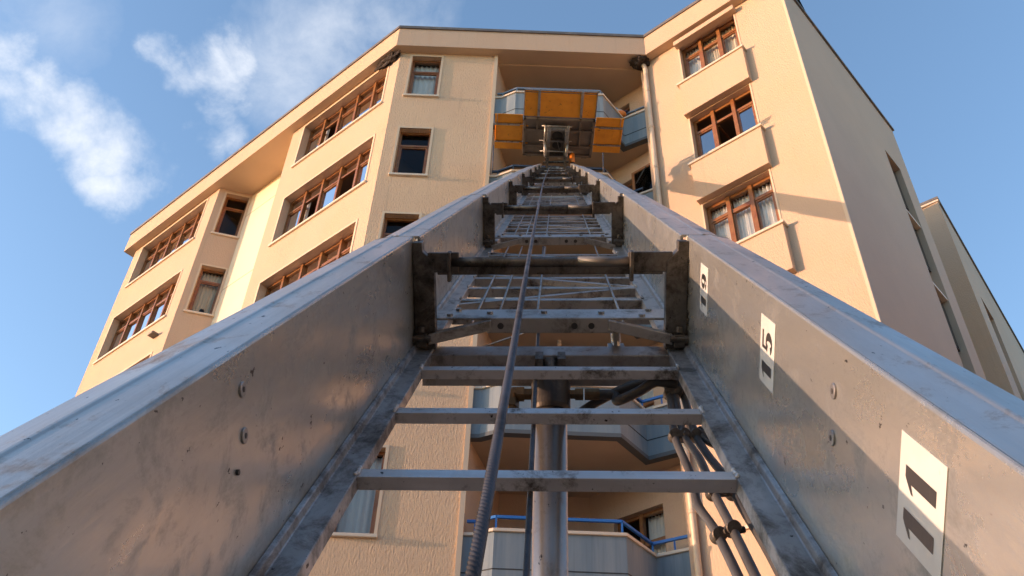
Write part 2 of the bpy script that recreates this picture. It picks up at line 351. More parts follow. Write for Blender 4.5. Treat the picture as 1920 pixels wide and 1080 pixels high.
SILL = [18.76 - 2.93 * k for k in range(6)]; HEAD = 1.65
ZS = 20.55; ZT = 21.40

# --- A wing, bay nearest the corner
ops = [(.43, 3.77, s, s + HEAD) for s in SILL[:5]]
wall(A0, UA, NA, 0, 4.32, GZ, 20.62, ops, .22, stucco_fine, lift_a)
spec = [dict(curtains=(0, 1, 2, 4), opened=(3,), sky=()), dict(curtains=(4,), opened=(1, 3), sky=(0, 2, 4)), dict(curtains=(1, 3), opened=(2,), sky=(0,)), dict(curtains=(0, 4), opened=(), sky=(2,)), dict(curtains=(1, 2), opened=(), sky=(4,))]
for i, (a, b, p, q) in enumerate(ops): window(A0, UA, NA, a, b, p, q, .22, 5, lift_a, seed=i, **spec[i])
# recess between the bays: left side of the near bay, recessed panel, slanted return wall
bm = bmesh.new(); P1 = A0 + UA * 4.32; P2 = P1 + NA * .79; P3 = A0 + UA * 7.2 + NA * .79; P4 = A0 + UA * 7.75
def quad(bm, p, q, z0, z1, zfp=0, zfq=0):
    bm.faces.new([bm.verts.new(v) for v in ((p.x, p.y, z0), (q.x, q.y, z0), (q.x, q.y, z1 + zfq), (p.x, p.y, z1 + zfp))])
quad(bm, P1, P2, GZ, 20.75); part('wall', bm, stucco_fine)
bm = bmesh.new(); quad(bm, P2, P3, GZ, 20.8); part('wall', bm, smooth_panel)['label'] = 'smooth pale yellow recessed wall panel'
bm = bmesh.new()
for k in range(6): frame_box(bm, A0 + NA * .79, UA, NA, 4.4, 7.19, -.004, .004, 19.75 - 2.93 * k - .012, 19.75 - 2.93 * k + .012)
frame_box(bm, A0 + NA * .79, UA, NA, 5.33, 5.35, -.005, .004, GZ, 20.78)
part('wall_joint', bm, mat('joint_shade', (.55, .42, .25), .8))
UR = (P3 - P4).normalized(); NR = V2(-UR.y, UR.x); LR = (P3 - P4).length
if NR.y < 0: NR = -NR
ra = lambda z, u: z + .019 * 7.6 * z / 20
ops = [(.24, .9, s - .03, s + HEAD - .02) for s in SILL[:5]]
wall(P4, UR, NR, 0, LR, GZ, 20.62, ops, .16, stucco_fine, ra)
for i, (a, b, p, q) in enumerate(ops): window(P4, UR, NR, a, b, p, q, .16, 1, ra, seed=20 + i, curtains=(0,) if i in (1, 3) else (), sky=())
# --- A wing, far bay
ops = [(8.32, 11.8, s, s + HEAD) for s in SILL[:5]]
wall(A0, UA, NA, 7.75, 12.3, GZ, 20.62, ops, .22, stucco_fine, lift_a)
spec = [dict(curtains=(0, 1, 2, 3, 4)), dict(curtains=(0, 1, 2, 3, 4), sky=(1, 2)), dict(curtains=(1, 2)), dict(curtains=(0,)), dict(curtains=(3,))]
for i, (a, b, p, q) in enumerate(ops): window(A0, UA, NA, a, b, p, q, .22, 5, lift_a, seed=40 + i, **spec[i])
bm = bmesh.new(); PL = A0 + UA * 12.3; quad(bm, PL, PL + NA * 9 + UA * .0, GZ, 20.9); part('wall', bm, stucco_shaded)

# --- B wall (frontal, heavily ribbed)
UB = V2(1, 0); NB = V2(0, 1); B0 = V2(0, 14)
ops = [(-2.90, -2.15, s, s + HEAD) for s in SILL[:5]]
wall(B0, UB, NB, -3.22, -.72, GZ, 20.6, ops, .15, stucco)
for i, (a, b, p, q) in enumerate(ops):
    window(B0, UB, NB, a, b, p, q, .15, 1, transom=.3, seed=60 + i, curtains=(0,) if i in (0, 4) else (), sky=())
bm = bmesh.new(); box(bm, -.79, -.705, 13.965, 14.2, GZ, 20.55); part('corner_trim', bm, trim_m)

# --- loggia (recess with the balconies)
L = [V2(-.705, 14.2), V2(-.17, 16.0), V2(1.56, 16.03)]
K = V2(3.0, 14.165); K2 = K + NC * .43
K3 = V2(1.56, 16.03) + UC * ((K2 - V2(1.56, 16.03)).dot(UC))
for p, q, in ((L[0], L[1]), (K3, K)):
    bm = bmesh.new(); quad(bm, p, q, GZ, 20.62); part('wall', bm, stucco_fine)
CAP = [7.17 + 2.93 * k for k in range(5)] + [4.24, 1.31]
FL = sorted(c - 1.08 for c in CAP)
# back wall with a door-window per floor, diagonal right wall with a wide window per floor
lw = (K3 - L[2]).length
ops = [(.55, 2.28 - .5, c - .95, c + 1.15) for c in CAP]
ob = [(a - .17, b - .17, z0, z1) for a, b, z0, z1 in [(.35, 1.5, c - .9, c + 1.1) for c in CAP]]
wall(V2(0, 16.0), V2(1, .0173).normalized(), V2(0, 1), -.17, 1.56, GZ, 20.62, ob, .12, stucco_fine)
for i, (a, b, p, q) in enumerate(ob): window(V2(0, 16.0), V2(1, .0173).normalized(), V2(0, 1), a, b, p, q, .12, 2, transom=.25, trim=False, sill=False, seed=80 + i, door=True, curtains=(0,) if i % 2 else ())
od = [(.55, 1.62, c - .9, c + 1.2) for c in CAP]
wall(L[2], UC, NC, 0, lw, GZ, 20.62, od, .14, stucco_fine)
for i, (a, b, p, q) in enumerate(od): window(L[2], UC, NC, a, b, p, q, .14, 2, transom=.28, trim=False, sill=False, seed=100 + i, door=True, curtains=(1,))
# balconies
poly_cap = [V2(-.73, 14.03), V2(-.56, 14.02), V2(-.21, 13.83), V2(1.95, 13.82), V2(2.52, 14.52), V2(3.06, 14.20)]
def offs(poly, d):
    out = []
    for i, p in enumerate(poly):
        a = poly[max(i - 1, 0)]; b = poly[min(i + 1, len(poly) - 1)]
        n = Vector((0, 0))
        for s, t in ((a, p), (p, b)):
            if (t - s).length > 1e-6: e = (t - s).normalized(); n += V2(-e.y, e.x)
        n.normalize()
        s, t = (a, p) if (p - a).length > 1e-6 else (p, b); e = (t - s).normalized(); cs = n.dot(V2(-e.y, e.x))
        out.append(p + n * d / max(cs, .5))
    return out
def strip(bm, poly, d0, d1, z0, z1, mi=0):
    a, b = offs(poly, d0), offs(poly, d1)
    for i in range(len(poly) - 1):
        P = [a[i], a[i + 1], b[i + 1], b[i]]
        hexa(bm, [(p.x, p.y, z0) for p in P] + [(p.x, p.y, z1) for p in P], mi)
for c in CAP:
    top = c > 18; near = c < 8
    bm = bmesh.new(); strip(bm, poly_cap, .035, .15, c - 1.02, c - .05)
    w = part('balcony', bm, blue_m)
    bm = bmesh.new(); strip(bm, poly_cap, .029, .04, c - .69, c - .672); part('groove', bm, groove_m, w)
    bm = bmesh.new(); strip(bm, poly_cap, 0, .2, c - .05, c + .008); bevel(part('parapet_cap', bm, sill_m, w), .008)
    bm = bmesh.new(); strip(bm, poly_cap, .02, .16, c - 1.10, c - 1.02); part('edge_beam', bm, mat('dark_edge', (.10, .115, .125), .7) if c == CAP[0] else bpy.data.materials['dark_edge'], w)
    bm = bmesh.new(); inn = offs(poly_cap, .13)
    prism(bm, inn + [K2 + NC * .02, K3 + V2(.0, .05), V2(1.56, 16.06), V2(-.17, 16.04), V2(-.75, 14.2)], c - 1.085, c - .93); part('floor_slab', bm, slab_m, w)
    # railing
    rm = blue_rail if c < 8 else (navy_rail if 15 < c < 17 else (grey_rail if c > 17 else blue_rail))
    bm = bmesh.new(); rp = offs(poly_cap, .13); h = .27
    rp3 = [Vector((p.x, p.y, c + h)) for p in rp]; rp3[0].x += .06; rp3[-1] -= Vector((UC.x, UC.y, 0)) * .02
    for i in range(len(rp3) - 1):
        d = (rp3[i + 1] - rp3[i]).normalized(); n = Vector((-d.y, d.x, 0)) * .022
        P = [rp3[i] - n, rp3[i + 1] - n, rp3[i + 1] + n, rp3[i] + n]
        hexa(bm, [(p.x, p.y, p.z - .028) for p in P] + [(p.x, p.y, p.z + .02) for p in P])
    for i in range(1, len(rp3) - 1):
        p = rp3[i]; box(bm, p.x - .015, p.x + .015, p.y - .015, p.y + .015, c, c + h - .02)
    for t in (.5,):
        p = rp3[4].lerp(rp3[5], .55); box(bm, p.x - .014, p.x + .014, p.y - .014, p.y + .014, c, c + h - .02)
    part('railing', bm, rm, w)
    # ceiling lamp under each slab
    bm = bmesh.new(); lz = c - 1.085
    bmesh.ops.create_uvsphere(bm, u_segments=16, v_segments=10, radius=.05, matrix=Matrix.Translation((.92, 14.9, lz - .09)))
    tube(bm, [(.92, 14.9, lz), (.92, 14.9, lz - .05)], .045)
    part('ceiling_lamp', bm, bulb_m, w, smooth=True)
# roof-level ceiling step in the loggia
bm = bmesh.new(); prism(bm, [V2(-.72, 14.22), V2(3.05, 14.22), K2, K3, V2(1.56, 16.05), V2(-.17, 16.02)], 20.50, 20.56); part('loggia_ceiling', bm, soffit_m)

# --- C wing
CS = [18.70 - 2.905 * k for k in range(5)]
ops = [(.82, 2.37, s + .03, s + 1.68) for s in CS]
wall(C0, UC, NC, -.335, 3.61, GZ, 20.6, ops, .16, stucco_fine)
spec = [dict(curtains=(0, 1, 2)), dict(opened=(1,), sky=(0, 2)), dict(curtains=(0, 1, 2)), dict(curtains=(0,)), dict(curtains=(2,))]
for i, (a, b, p, q) in enumerate(ops):
    w = window(C0, UC, NC, a, b, p, q, .16, 3, sill=False, trim=False, seed=120 + i, bars=.07, **spec[i])
    s = CS[i]
    bm = bmesh.new(); frame_box(bm, C0, UC, NC, .76, 2.46, -.16, .01, s - 1.2, s - .05); bevel(part('sill_box', bm, stucco_fine, w), .008)
    bm = bmesh.new(); frame_box(bm, C0, UC, NC, .70, 2.50, -.20, .13, s - .05, s + .015); bevel(part('sill', bm, sill_m, w), .01)
    bm = bmesh.new(); frame_box(bm, C0, UC, NC, .785, .822, -.012, .02, s + .02, s + 1.7); part('surround', bm, trim_m, w); bm = bmesh.new(); frame_box(bm, C0, UC, NC, 2.368, 2.405, -.012, .02, s + .02, s + 1.7); part('surround', bm, trim_m, w)
bm = bmesh.new(); frame_box(bm, C0, UC, NC, .76, 2.46, -.17, .01, 20.30, 20.46); bevel(part('window_canopy', bm, stucco_fine), .01)
bm = bmesh.new(); frame_box(bm, C0, UC, NC, 3.56, 3.617, -.006, .05, GZ, 20.58); part('corner_trim', bm, trim_m)

# --- D side wall with its recessed window slot
d1 = 6.05
ops = [(4.45, 5.3, GZ + .3, 18.35)]
zD = lambda z, u: z
wall(c0, UD, -ND, 0, d1, GZ, 20.62, ops, .32, stucco_shaded)
bm = bmesh.new(); frame_box(bm, c0, UD, -ND, 4.45, 5.3, .315, .42, GZ + .3, 18.35); part('slot_back_wall', bm, stucco_shaded)
for k, z1 in enumerate((18.3, 16.25, 13.95, 11.6, 9.2)):
    bm = bmesh.new(); frame_box(bm, c0, UD, -ND, 4.5, 5.27, .13, .314, z1 - 1.4, z1 - .03); w = part('window', bm, mat('dark_frame', (.05, .04, .035), .4) if k == 0 else bpy.data.materials['dark_frame'])
    bm = bmesh.new(); frame_box(bm, c0, UD, -ND, 4.56, 5.21, .122, .129, z1 - 1.34, z1 - .09); part('pane', bm, dark_glass, w)
    bm = bmesh.new(); frame_box(bm, c0, UD, -ND, 4.455, 5.295, .02, .31, z1 - .02, z1 + .04) if k else None
    if k: part('lintel', bm, sill_m, w)
    else: bm.free()
bm = bmesh.new(); frame_box(bm, c0, UD, -ND, -.02, d1 + .03, -.05, .3, 20.6, 20.68); part('roof_trim', bm, flash_m)
E1 = c0 + UD * d1; bm = bmesh.new(); quad(bm, E1, E1 - ND * 4, GZ, 20.62); part('wall', bm, stucco_shaded)
# block beyond the gap
T = V2(12.47, 18.741); E = V2(18.223, 25.966); U2 = (E - T).normalized(); N2 = V2(-U2.y, U2.x)
wall(T, U2, N2, 0, 9.2, GZ, 21.0, [(1.45, 2.7, GZ + .3, 18.2)], .4, stucco_shaded)
bm = bmesh.new(); frame_box(bm, T, U2, N2, 1.45, 2.7, .395, .5, GZ + .3, 18.2); part('slot_back_wall', bm, stucco_shaded)
for k in range(4):
    z1 = 18.15 - 2.6 * k
    bm = bmesh.new(); frame_box(bm, T, U2, N2, 1.5, 2.65, .2, .394, z1 - 1.3, z1 - .04); w = part('window', bm, bpy.data.materials['dark_frame'])
    bm = bmesh.new(); frame_box(bm, T, U2, N2, 1.58, 2.57, .19, .199, z1 - 1.24, z1 - .1); part('pane', bm, dark_glass, w)
bm = bmesh.new(); quad(bm, T, T - ND * 6, GZ, 21.0); part('wall', bm, stucco_fine)
bm = bmesh.new(); G0 = E1 - ND * 4; quad(bm, G0, T - ND * 4.2, GZ, 20.6); part('wall', bm, stucco_shaded)
bm = bmesh.new(); frame_box(bm, T, U2, N2, -.05, 9.25, -.05, 5, 21.0, 21.09); part('roof_trim', bm, flash_m)
bm = bmesh.new(); frame_box(bm, T, U2, N2, -.03, .12, -.03, 5, 20.93, 21.0); part('parapet_cap', bm, sill_m)

# --- roof: soffit slab, deep fascia and dark edge flashing
def corner(ov):
    aL = A0 + UA * 12.65 - NA * ov; a1 = A0 - NA * ov; c1 = C0 - NC * ov; yB = 14.0 - ov + .01
    b1 = a1 + UA * ((yB - a1.y) / UA.y); b2 = c1 + UC * ((yB - c1.y) / UC.y)
    cr = C0 + UC * (3.61 + .12) - NC * ov
    return aL, b1, b2, cr
def roof_poly(ov, back=9.5):
    aL, b1, b2, cr = corner(ov); cin = C0 + UC * 3.2 + NC * .3
    return [aL, b1, b2, cr, cr + NC * (ov + .3), c0 - ND * .6 + UD * .6, c0 + UD * (d1 - .1) - ND * .6, c0 + UD * (d1 - .1) - ND * 4, A0 + UA * 12.65 + NA * back]
def prism_l(bm, poly, z0, z1):
    zz = lambda p, z: lift_a(z, (p - A0).dot(UA) if (p - A0).dot(NA) < 12 and p.x < -3 else 0)
    a = [bm.verts.new((p.x, p.y, zz(p, z0))) for p in poly]; b = [bm.verts.new((p.x, p.y, zz(p, z1))) for p in poly]; n = len(poly)
    fs = [bm.faces.new(a[::-1]), bm.faces.new(b)]
    for i in range(n): bm.faces.new((a[i], a[(i + 1) % n], b[(i + 1) % n], b[i]))
    bmesh.ops.triangulate(bm, faces=fs)
bm = bmesh.new(); prism_l(bm, roof_poly(.24), ZS, ZT - .1)
rf = part('roof', bm, stucco_fine, mats=[stucco_fine, soffit_m])
for p in rf.data.polygons:
    if p.normal.z < -.9: p.material_index = 1
bm = bmesh.new(); prism_l(bm, roof_poly(.275), ZT - .1, ZT); part('roof_trim', bm, flash_m, rf)

# --- downpipe
PP = C0 + UC * (-.15) - NC * .085
bm = bmesh.new(); tube(bm, [(PP.x, PP.y, GZ), (PP.x, PP.y, 20.0)], .058, 20)
tube(bm, spline([(PP.x, PP.y, 19.95), (PP.x, PP.y, 20.2), (PP.x - .05, PP.y + .02, 20.45), (PP.x - .1, PP.y + .05, 20.6)], 5), .062, 16)
dp = part('downpipe', bm, pipe_m, smooth=True)
for z in [19.3 - 1.45 * k for k in range(14)]:
    bm = bmesh.new(); tube(bm, [(PP.x, PP.y, z - .05), (PP.x, PP.y, z)], .068, 20); tube(bm, [(PP.x, PP.y, z), (PP.x, PP.y, z + .012)], .071, 20)
    part('collar', bm, pipe_m if True else rust_m, dp, smooth=False)
# damaged plaster around the pipe head and under the left eave
def lump(name, c, r, sc, m, seed, rot=0):
    bm = bmesh.new(); bmesh.ops.create_icosphere(bm, subdivisions=4, radius=1)
    for v in bm.verts:
        k = 1 + .45 * noise.noise(v.co * 2.1 + Vector((seed, 0, 0))) + .2 * noise.noise(v.co * 6 + Vector((0, seed, 0)))
        v.co = Vector((v.co.x * sc[0], v.co.y * sc[1], v.co.z * sc[2])) * r * k
    bm.transform(Matrix.Translation(c) @ Matrix.Rotation(rot, 4, 'Z'))
    return part(name, bm, m)
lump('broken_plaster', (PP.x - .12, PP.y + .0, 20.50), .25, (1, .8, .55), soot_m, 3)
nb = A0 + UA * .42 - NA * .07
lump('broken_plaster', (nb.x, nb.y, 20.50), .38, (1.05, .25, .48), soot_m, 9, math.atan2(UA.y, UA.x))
# light fitting ledge low on the far bay
pl = V2(-9.5, 19.56)
bm = bmesh.new(); frame_box(bm, pl, UA, NA, -.1, .16, -.2, .05, 15.26, 15.34); bevel(part('vent_hood', bm, flash_m), .03)

# ------------------------------------------------------------------ unseen houses added behind and beside the viewer to cut skylight
def shade_house(label, x0, x1, y0, y1, h, face):
    t = thing('unseen_shade_house', label, 'building', ((x0 + x1) / 2, (y0 + y1) / 2, GZ)); ox, oy = t.location.x, t.location.y
    bm = bmesh.new(); box(bm, x0 - ox, x1 - ox, y0 - oy, y1 - oy, 0, h); link('wall', bm, stucco_shaded, t)
    bm = bmesh.new(); box(bm, x0 - ox - .4, x1 - ox + .4, y0 - oy - .4, y1 - oy + .4, h, h + .4); link('roof', bm, flash_m, t)
    for k in range(int(h // 2.95)):
        for i in range(int(((x1 - x0) if face == 'y' else (y1 - y0)) // 3.2)):
            c = 1.6 + 3.2 * i; z = 1.2 + 2.93 * k; bm = bmesh.new()
            if face == 'y': box(bm, x0 - ox + c - .7, x0 - ox + c + .7, y1 - oy - .1, y1 - oy + .03, z, z + 1.4)
            else: box(bm, x0 - ox - .03, x0 - ox + .1, y0 - oy + c - .7, y0 - oy + c + .7, z, z + 1.4)
            w = link('window', bm, wood_m, t); bm = bmesh.new()
            if face == 'y': box(bm, x0 - ox + c - .6, x0 - ox + c + .6, y1 - oy + .031, y1 - oy + .04, z + .1, z + 1.3)
            else: box(bm, x0 - ox - .04, x0 - ox - .031, y0 - oy + c - .6, y0 - oy + c + .6, z + .1, z + 1.3)
            link('pane', bm, mirror_glass, w)
shade_house('unseen wide house added behind the viewer to cut skylight and darken reflections', -22, 26, -26, -13, 15.5, 'y')
shade_house('unseen tall house added on the right to cut skylight on the side wall', 25, 38, -10, 30, 18.5, 'x')

# ------------------------------------------------------------------ ladder frame  (x across, y along, z normal; origin at the eye)
LD = Vector((0.0370, 0.6320, 0.7741)).normalized()
LA = Vector((0.9981, -0.0610, 0.0021)); LA = (LA - LD * LA.dot(LD)).normalized(); LN = LA.cross(LD).normalized()
LM = Matrix(((LA.x, LD.x, LN.x, 0), (LA.y, LD.y, LN.y, 0), (LA.z, LD.z, LN.z, 0), (0, 0, 0, 1)))
sag = lambda s: .00036 * s * s if s > 0 else 0
ladder = thing('telescopic_ladder', 'grey aluminium telescopic furniture-lift ladder climbing from the viewer to the top balcony', 'ladder')
ladder.matrix_world = LM
XC = -.025
SS = [-1.2, 2.95, 5.6, 8.3, 10.95, 13.4, 15.7, 18.0, 20.9]
WW = [.44, .4215, .403, .385, .3665, .348, .332, .315]
HH = [.656, .612, .585, .565, .545, .525, .505, .49]
def sweep(bm, prof, s0, s1, step=.6, mi=0):
    n = max(1, int((s1 - s0) / step)); rings = []
    for i in range(n + 1):
        s = s0 + (s1 - s0) * i / n; rings.append([bm.verts.new((x, s, z - sag(s))) for x, z in prof])
    k = len(prof)
    for i in range(n):
        for j in range(k):
            f = bm.faces.new((rings[i][j], rings[i][(j + 1) % k], rings[i + 1][(j + 1) % k], rings[i + 1][j])); f.material_index = mi
    bm.faces.new(rings[0]); bm.faces.new(rings[-1][::-1])
def sb(bm, x0, x1, s0, s1, z0, z1, mi=0):
    g = sag((s0 + s1) / 2); box(bm, x0, x1, s0, s1, z0 - g, z1 - g, mi)
DIG = {}
def digit(ch):
    """glyph outline(s) in a unit box: list of convex-ish polygons"""
    if ch == '1': return [[(.28, 0), (.72, 0), (.72, 1), (.40, 1), (.28, .94)], [(.28, .94), (.28, .80), (.02, .72), (.02, .78)]]
    out = []
    def ring(cx, cy, rx, ry, ix, iy, a0, a1, n=22):
        for i in range(n):
            t0 = R(a0 + (a1 - a0) * i / n); t1 = R(a0 + (a1 - a0) * (i + 1) / n)
            out.append([(cx + ix * math.cos(t0), cy + iy * math.sin(t0)), (cx + rx * math.cos(t0), cy + ry * math.sin(t0)), (cx + rx * math.cos(t1), cy + ry * math.sin(t1)), (cx + ix * math.cos(t1), cy + iy * math.sin(t1))])
    if ch == '5':
        out.append([(.10, .86), (.92, .86), (.92, 1), (.10, 1)]); out.append([(.10, .46), (.22, .46), (.26, .86), (.10, .86)])
        ring(.46, .31, .50, .33, .12, .22, -150, 150)
    if ch == '9':
        ring(.5, .65, .48, .35, .13, .24, 0, 360); ring(.5, .34, .48, .34, .13, .24, -160, 0, 16); out.append([(.63, .34), (.98, .34), (.98, .65), (.63, .65)])
    return out
def sticker(parent, X, s0, s1, z0, z1, txt):
    bm = bmesh.new(); box(bm, X - .0012, X - .0002, s0, s1, z0, z1); st = link('number_sticker', bm, stick_m, parent)
    bm = bmesh.new(); n = len(txt); H = z1 - z0; gs0 = s0 + (s1 - s0) * .17; gh = (s1 - s0) * .68; gw = H * .33
    for i, ch in enumerate(txt):
        base = z0 + H * (.09 + .40 * i)
        for poly in digit(ch):
            # reading direction +z, glyph up = +y, seen from -x
            vs = [(X - .0016, gs0 + p[1] * gh, base + p[0] * gw) for p in poly]
            bm.faces.new([bm.verts.new(v) for v in vs])
    link('number', bm, ink_m, parent if False else parent)
for k in range(8):
    w, h, s0, s1 = WW[k], HH[k], SS[k], SS[k + 1]; t = .29; st = s0 + (.057 if k else 0)
    bm = bmesh.new(); wo_ = w + (0.0)
    for sd in (-1, 1):
        f = lambda p: [(XC + sd * x, z) for x, z in p]
        # side plate
        sweep(bm, f([(w, -h - .004), (w, -.2965), (w + .003, -.2925), (w + .006, -.2925), (w + .006, -h - .004)]), st, s1 + (.056 if k < 7 else 0))
    sec = bevel(link('ladder_section', bm, alu, ladder), .0015, 1)
    bm = bmesh.new()
    for sd in (-1, 1):
        f = lambda p: [(XC + sd * x, z) for x, z in p]
        fo = .135 if k < 6 else .10
        sweep(bm, f([(w + .0062, -.2925), (w + fo * .50, -.2925), (w + fo * .52, -.2905), (w + fo * .56, -.2905), (w + fo * .60, -.294), (w + fo * .96, -.303), (w + fo, -.308), (w + fo, -.36), (w + fo - .005, -.36), (w + fo - .006, -.310), (w + fo * .6, -.300), (w + .0062, -.298)]), s0 + .0565 if k else st, s1 + (.056 if k < 7 else 0))
        bl = h - .03
        # lower outer hollow
        sweep(bm, f([(w + .0062, -h + .08), (w + .07, -h + .06), (w + .07, -h - .004), (w + .0062, -h - .004)]), st, s1)
    bevel(link('running_flange', bm, flange_m, sec), .002, 2)
    bm = bmesh.new()
    for sd in (-1, 1):
        f = lambda p: [(XC + sd * x, z) for x, z in p]
        # bottom chord: inward flange with raised rib and inner lip
        sweep(bm, f([(w - .0005, -h + .022), (w - .010, -h + .018), (w - .014, -h + .004), (w - .062, -h + .002), (w - .064, -h - .028), (w - .058, -h - .028), (w - .056, -h - .006), (w - .0005, -h - .006)]), st, s1)
    bevel(link('bottom_chord', bm, alu_dirty if k == 0 else chord_m, sec), .0015, 1)
    # rungs
    rungs = [.02, .47, .90, 1.32, 1.823, 2.276, 2.724] if k == 0 else [s0 + .45 + .31 * i for i in range(12) if s0 + .45 + .31 * i < s1 - .1]
    for s in rungs:
        if s < .8: continue
        bm = bmesh.new(); sb(bm, XC - w + .058, XC + w - .058, s - .045, s, -h - (.030 if k == 0 else .040), -h - .001)
        rg = bevel(link('rung', bm, rung_m if k == 0 else light_rung_m, sec), .003, 2)
        if k < 2:                                       # weld beads at the rung ends belong to the rung
            bm = bmesh.new(); bm.from_mesh(rg.data)
            for sd in (-1, 1):
                for q in range(7):
                    bmesh.ops.create_icosphere(bm, subdivisions=1, radius=.006, matrix=Matrix.Translation((XC + sd * (w - .060) + random.uniform(-.002, .002), s - .042 + q * .0065, -h + .001 + random.uniform(-.001, .002))))
            bm.to_mesh(rg.data); bm.free()
    if k:
        # diagonal braces and thin lengthwise rods
        bm = bmesh.new(); n = 0; s = s0 + .62
        while s + .42 < s1 - .15 and n < 4:
            xa, xb = (XC - w + .06, XC + w - .06) if n % 2 == 0 else (XC + w - .06, XC - w + .06)
            p, q = (xa, s), (xb, s + .42); zt, zb_ = -h - .002 - sag(s), -h - .028 - sag(s)
            hexa(bm, [(p[0], p[1], zb_), (p[0], p[1] + .035, zb_), (q[0], q[1] + .035, zb_), (q[0], q[1], zb_), (p[0], p[1], zt), (p[0], p[1] + .035, zt), (q[0], q[1] + .035, zt), (q[0], q[1], zt)])
            s += .45; n += 1
        if n: link('diagonal_brace', bm, light_rung_m, sec)
        for x in (-.30, -.215, -.07, .24):
            bm = bmesh.new(); x2 = XC + x * w / .44 + .02; tube(bm, [(x2, s0 + .08, -h + .009 - sag(s0)), (x2, s1 - .02, -h + .009 - sag(s1))], .0045, 8); link('guard_rod', bm, zinc, sec, smooth=True)
    # guide frame at the upper end: posts, crossbar with round bar, keeper plates, bolts
    if k < 7:
        s = s1; bm = bmesh.new(); zt, zb_ = -.306, -h + .0
        for sd in (-1, 1):
            x0, x1, x2 = XC + sd * (w - .002), XC + sd * (w - .034), XC + sd * (w - .070)
            g = sag(s); th = .05
            pr = [(x0, zb_), (x2, zb_), (x2, -.435), (x2, -.372), (x1, -.335), (x1, zt), (x0, zt)]
            a = [bm.verts.new((x, s, z - g)) for x, z in pr]; b = [bm.verts.new((x, s + th, z - g)) for x, z in pr]; n = len(pr)
            bm.faces.new(a); bm.faces.new(b[::-1])
            for i in range(n): bm.faces.new((a[i], b[i], b[(i + 1) % n], a[(i + 1) % n]))
            bevel(link('guide_post', bm, steel_dark, sec), .003, 2); bm = bmesh.new()
        bm.free()
        bm = bmesh.new(); xw = w - .080
        sb(bm, XC - xw, XC + xw, s + .005, s + .045, -.412, -.385); sb(bm, XC + xw - .11, XC + w - .05, s + .002, s + .02, -.404, -.340); sb(bm, XC - w + .05, XC - xw + .07, s + .002, s + .02, -.404, -.340)
        cb = bevel(link('crossbar', bm, steel_dark, sec), .003, 2)
        g = sag(s)
        bm = bmesh.new(); tube(bm, [(XC - xw + .04, s + .012, -.372 - g), (XC + xw - .10, s + .012, -.372 - g)], .0165, 20); link('roller_bar', bm, steel_dark, sec, smooth=True)
        bm = bmesh.new(); tube(bm, [(XC + .09, s + .012, -.372 - g), (XC + xw - .104, s + .012, -.372 - g)], .0172, 20); link('bar_sleeve', bm, sleeve_m, sec, smooth=True)
        for x in (XC - xw + .04, XC + xw - .10):
            bm = bmesh.new(); sb(bm, x - .006, x + .006, s - .02, s + .03, -.432, -.336); bevel(link('keeper_plate', bm, steel_dark, sec), .004, 2)
        for sd in (-1, 1):
            bm = bmesh.new(); x = XC + sd * (w - .028); sb(bm, x - .017, x + .017, s - .03, s, -h + .012, -h + .055); tube(bm, [(x - .03, s - .022, -h + .04 - g), (x + .03, s - .022, -h + .04 - g)], .013, 6); tube(bm, [(x, s - .02, -h + .06 - g), (x, s - .02, -h + .08 - g)], .010, 8)
            bevel(link('guide_shoe', bm, steel_dark, sec), .003, 2)
        # bolted yoke at the foot of the next section
        w2, h2 = WW[k + 1], HH[k + 1]; bm = bmesh.new(); ys = s - .02; yt = -.558 if k == 0 else -h2 + .035
        sb(bm, XC - w2 + .02, XC + w2 - .02, ys + .055, ys + .215, yt - .008, yt)
        sb(bm, XC - .205, XC + .205, ys + .05, ys + .056, yt - .05, yt)
        for sd in (-1, 1):
            p, q = (XC + sd * .19, yt - .004), (XC + sd * (w2 - .03), yt - .045); gg = sag(s)
            hexa(bm, [(p[0], ys + .03, p[1] - .034 - gg), (q[0], ys - .0, q[1] - .034 - gg), (q[0], ys + .05, q[1] - .034 - gg), (p[0], ys + .06, p[1] - .034 - gg),
                      (p[0], ys + .03, p[1] - gg), (q[0], ys - .0, q[1] - gg), (q[0], ys + .05, q[1] - gg), (p[0], ys + .06, p[1] - gg)])
        yk = bevel(link('yoke_plate', bm, chord_m, sec), .002, 1)
        gg = sag(s)
        for x in (-.16, -.105, .08, .135): bm = bmesh.new(); tube(bm, [(XC + x, ys + .049, yt - .026 - gg), (XC + x, ys + .0515, yt - .026 - gg)], .0105, 16); link('bolt_hole', bm, rubber_m, sec)
        for x, y in ((-.33, .09), (-.31, .19), (-.2, .13), (-.02, .14), (.17, .13), (.30, .08), (.33, .18)): bm = bmesh.new(); tube(bm, [(XC + x, ys + y, yt - gg - .001), (XC + x, ys + y, yt + .008 - gg)], .011, 6); link('bolt', bm, zinc, sec)
    if k == 0:
        # end beam, stickers, screws
        bm = bmesh.new(); sb(bm, XC - w + .03, XC + w - .03, 2.90, 3.03, -h - .075, -h - .006); sb(bm, XC - w + .03, XC + w - .03, 2.885, 2.90, -h - .105, -h - .045)
        bevel(link('end_beam', bm, steel_dark if False else zinc, sec), .004, 2)
        XR = XC + w
        sticker(sec, XR, .972, 1.105, -.478, -.345, '11'); sticker(sec, XR, 1.765, 1.888, -.482, -.345, '15'); sticker(sec, XR, 2.565, 2.697, -.481, -.345, '19')
        for x, s, z, sg in ((XR, 1.382, -.372, -1), (XR, 1.379, -.444, -1), (XC - w, 1.315, -.354, 1), (XC - w, 1.313, -.424, 1)):
            bm = bmesh.new(); tube(bm, [(x + .001 * -sg, s, z), (x + sg * .0035, s, z)], .0125, 20)
            rv = link('rivet', bm, zinc, sec); bevel(rv, .0015, 2)
